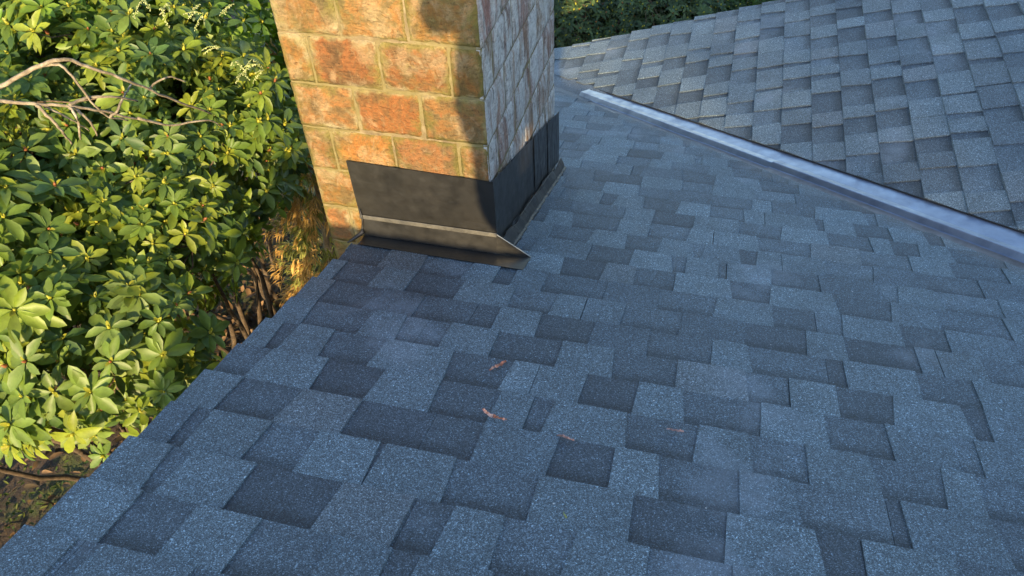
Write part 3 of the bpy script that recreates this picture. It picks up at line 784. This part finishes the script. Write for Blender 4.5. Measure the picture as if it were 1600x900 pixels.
# ------------------------------------------------------------------ litter on the ground and on the roof
def litter(name, label, cat, spots, cols, L, seed, leafy=True):
    rr = random.Random(seed); lv = Leaves('small')
    for (cx, cy, sx, sy, n) in spots:
        for i in range(n):
            x, y = rr.gauss(cx, sx), rr.gauss(cy, sy)
            if x > -.86 and y < 4.7: continue
            z = GZ+.09*mnoise.fractal(Vector((x*.8, y*.8, 0)), 1, 2, 5)+rr.uniform(.004, .05)
            d = rdir(rr); d.z *= .35; f = rr.uniform(.5, 1.3); c = rr.choice(cols)
            lv.add((x, y, z), d, Vector((rr.uniform(-.5, .5), rr.uniform(-.5, .5), 1)), L*rr.uniform(.5, 1.2), L*rr.uniform(.25, .5), rr.uniform(-.5, .5), tuple(q*f for q in c))
    o = lv.build(name, M['dry'], None); tag(o, label, cat, kind='stuff')
litter('leaf_litter', 'brown fallen leaves lying on the dark soil below the shrubs', 'leaves',
       [(-2.9, 3.2, .7, .7, 2600), (-3.4, 1.4, .9, .8, 350), (-1.6, 3, .5, 1.2, 700), (-2.2, 1.4, .6, .6, 200)], [(.12, .07, .03), (.07, .042, .02), (.20, .12, .06), (.04, .028, .014)], .09, 3)
litter('ground_cover', 'low green moss and weeds on the ground beside the house', 'weeds',
       [(-3.6, 1.1, .7, .5, 1500), (-3.0, .8, .5, .3, 900), (-1.0, 6.6, 1.2, .8, 1500)], [(.05, .075, .012), (.035, .06, .012), (.08, .09, .02)], .04, 4)

def shred(name, label, cat, u, v, pts, wd, cols, seed):
    """a curled dry scrap lying on the near slope; pts are metres across and up the slope from its middle"""
    rr = random.Random(seed); c0 = sight(u, v, 1); k = -H/(c0.z+TA*c0.y); c0 = c0*k
    t = MB(); n = len(pts); P = []
    for (a, b) in pts: P.append(Vector((c0.x+a, c0.y+b, zA(c0.y+b)+.013+rr.uniform(0, .006))))
    Q = []
    for i in range(n-1):
        for j in range(4): Q.append(P[i].lerp(P[i+1], j/4)+Vector((rr.uniform(-1, 1), rr.uniform(-1, 1), rr.uniform(-.3, 1)))*.0012)
    Q.append(P[-1]); m = len(Q); L, Rr = [], []
    for i, p in enumerate(Q):
        d = (Q[min(i+1, m-1)]-Q[max(i-1, 0)]).normalized(); sd_ = d.cross(nA).normalized()
        w_ = wd*(.25+math.sin(math.pi*min(1, i/(m-1)*.9+.05)))*rr.uniform(.6, 1.3)
        L.append(p-sd_*w_+nA*rr.uniform(.001, .005)); Rr.append(p+sd_*w_+nA*rr.uniform(.0, .004))
    for i in range(m-1):
        f = rr.uniform(.6, 1.3); cc = tuple(x*f for x in rr.choice(cols))
        t.poly([L[i], Q[i], Q[i+1], L[i+1]], 0, cc); t.poly([Q[i], Rr[i], Rr[i+1], Q[i+1]], 0, cc)
    o = t.build(name, M['dry'], None); o.location = c0; me = o.data
    me.transform(Matrix.Translation(-c0))
    s_ = o.modifiers.new('thick', 'SOLIDIFY'); s_.thickness = .0006
    tag(o, label, cat)
RUST = [(.50, .20, .12), (.36, .13, .07), (.60, .34, .24)]
shred('dead_leaf', 'small curled rusty leaf on the roof, nearest the chimney', 'leaf', 777, 580, [(-.014, -.020), (-.008, -.010), (.002, .004), (.006, .014), (.016, .034)], .0035, RUST, 1)
shred('dead_leaf', 'longer rusty leaf scrap with a pale tip on the roof', 'leaf', 770, 656, [(-.028, .014), (-.018, .004), (-.004, 0), (.010, -.004), (.024, -.008), (.036, -.008)], .0038, [(.55, .26, .17), (.70, .45, .36), (.36, .14, .08)], 2)
shred('twig', 'thin reddish twig lying on a pale shingle tab', 'twig', 883, 690, [(-.020, .004), (-.006, 0), (.012, -.004), (.022, -.005)], .0014, [(.40, .24, .20)], 3)
shred('twig', 'straight brown twig on a dark shingle right of the leaves', 'twig', 1055, 679, [(-.020, .001), (0, 0), (.018, .001)], .0012, [(.34, .22, .20)], 4)
shred('twig', 'short green stem on the lower roof', 'twig', 883, 813, [(-.006, .006), (.004, -.006)], .0010, [(.26, .30, .12)], 5)
# ------------------------------------------------------------------ people: the photographer, whose shadow lies on the chimney
def build_person():
    t = empty('person', (.05, -.5, zA(-.5)))
    tag(t, 'crouching photographer in dark clothes whose shadow falls on the chimney', 'person')
    J = [((.01, -.60, -.47), .165), ((-.01, -.52, -.32), .185), ((-.02, -.44, -.18), .21), ((.03, -.40, -.02), .075), ((.03, -.36, .08), .085), ((.03, -.34, .18), .08),
         ((-.145, -.43, -.12), .066), ((-.285, -.33, -.232), .062), ((-.13, -.17, -.04), .032), ((-.05, -.14, 0.0), .026),
         ((.23, -.42, -.10), .062), ((.33, -.32, -.22), .05), ((.15, -.17, -.03), .034), ((.09, -.14, 0.0), .026),
         ((-.08, -.50, -.52), .11), ((-.125, -.30, -.60), .088), ((-.125, -.38, -.86), .066), ((.01, -.34, zA(-.34)+.06), .088),
         ((.14, -.58, -.52), .12), ((.13, -.78, -.80), .08), ((.12, -1.02, -.93), .05), ((.12, -1.22, -.98), .045)]
    ed = [(0, 1), (1, 2), (2, 3), (3, 4), (4, 5), (2, 6), (6, 7), (7, 8), (8, 9), (2, 10), (10, 11), (11, 12), (12, 13), (0, 14), (14, 15), (15, 16), (16, 17), (0, 18), (18, 19), (19, 20), (20, 21)]
    me = bpy.data.meshes.new('body'); me.from_pydata([j[0] for j in J], ed, []); me.update()
    o = link_mesh('body', me, mat_plain('dark_cloth', [(.3, (.03, .035, .05)), (.7, (.06, .06, .08))], 20, .9), t)
    s = o.modifiers.new('skin', 'SKIN'); sk = me.skin_vertices[0].data
    for i, j in enumerate(J): sk[i].radius = (j[1], j[1]); sk[i].use_root = (i == 0)
    u = o.modifiers.new('sub', 'SUBSURF'); u.levels = 2; u.render_levels = 2
build_person()

# ------------------------------------------------------------------ unseen evergreen, added to block the sun from the far slope
def shade_tree():
    t = empty('tree', (8.9, -26, GZ)); tag(t, 'tall dense evergreen tree behind the house shading its far roof slope', 'tree')
    rnd = random.Random(77); lv = Leaves('small')
    for i in range(9500):
        d = rdir(rnd); f = rnd.random()**.6
        p = Vector((9.0+d.x*3.0*f, -26+d.y*2.4*f, 7.0+d.z*5.2*f)); f = rnd.uniform(.7, 1.3)
        lv.add(p, rdir(rnd), Vector((0, 0, 1)), .24, .17, .1, (.05*f, .09*f, .02*f))
    lv.build('crown', M['leaf2'], t)
    mb = MB(); tube(mb, wander((8.9, -26, GZ-.2), (9.0, -26, 11), 12, .02, rnd), [.30-.022*i for i in range(12)], 10)
    for k in range(20):
        z = 2+k*.42; a = rnd.uniform(0, 6.28); tube(mb, wander((8.95, -26, z), (9+2.1*math.cos(a), -26+1.8*math.sin(a), z+.9), 6, .08, rnd), [.07, .06, .05, .04, .03, .01], 6)
    mb.build('trunk', M['bark'], t, smooth=True)
shade_tree()
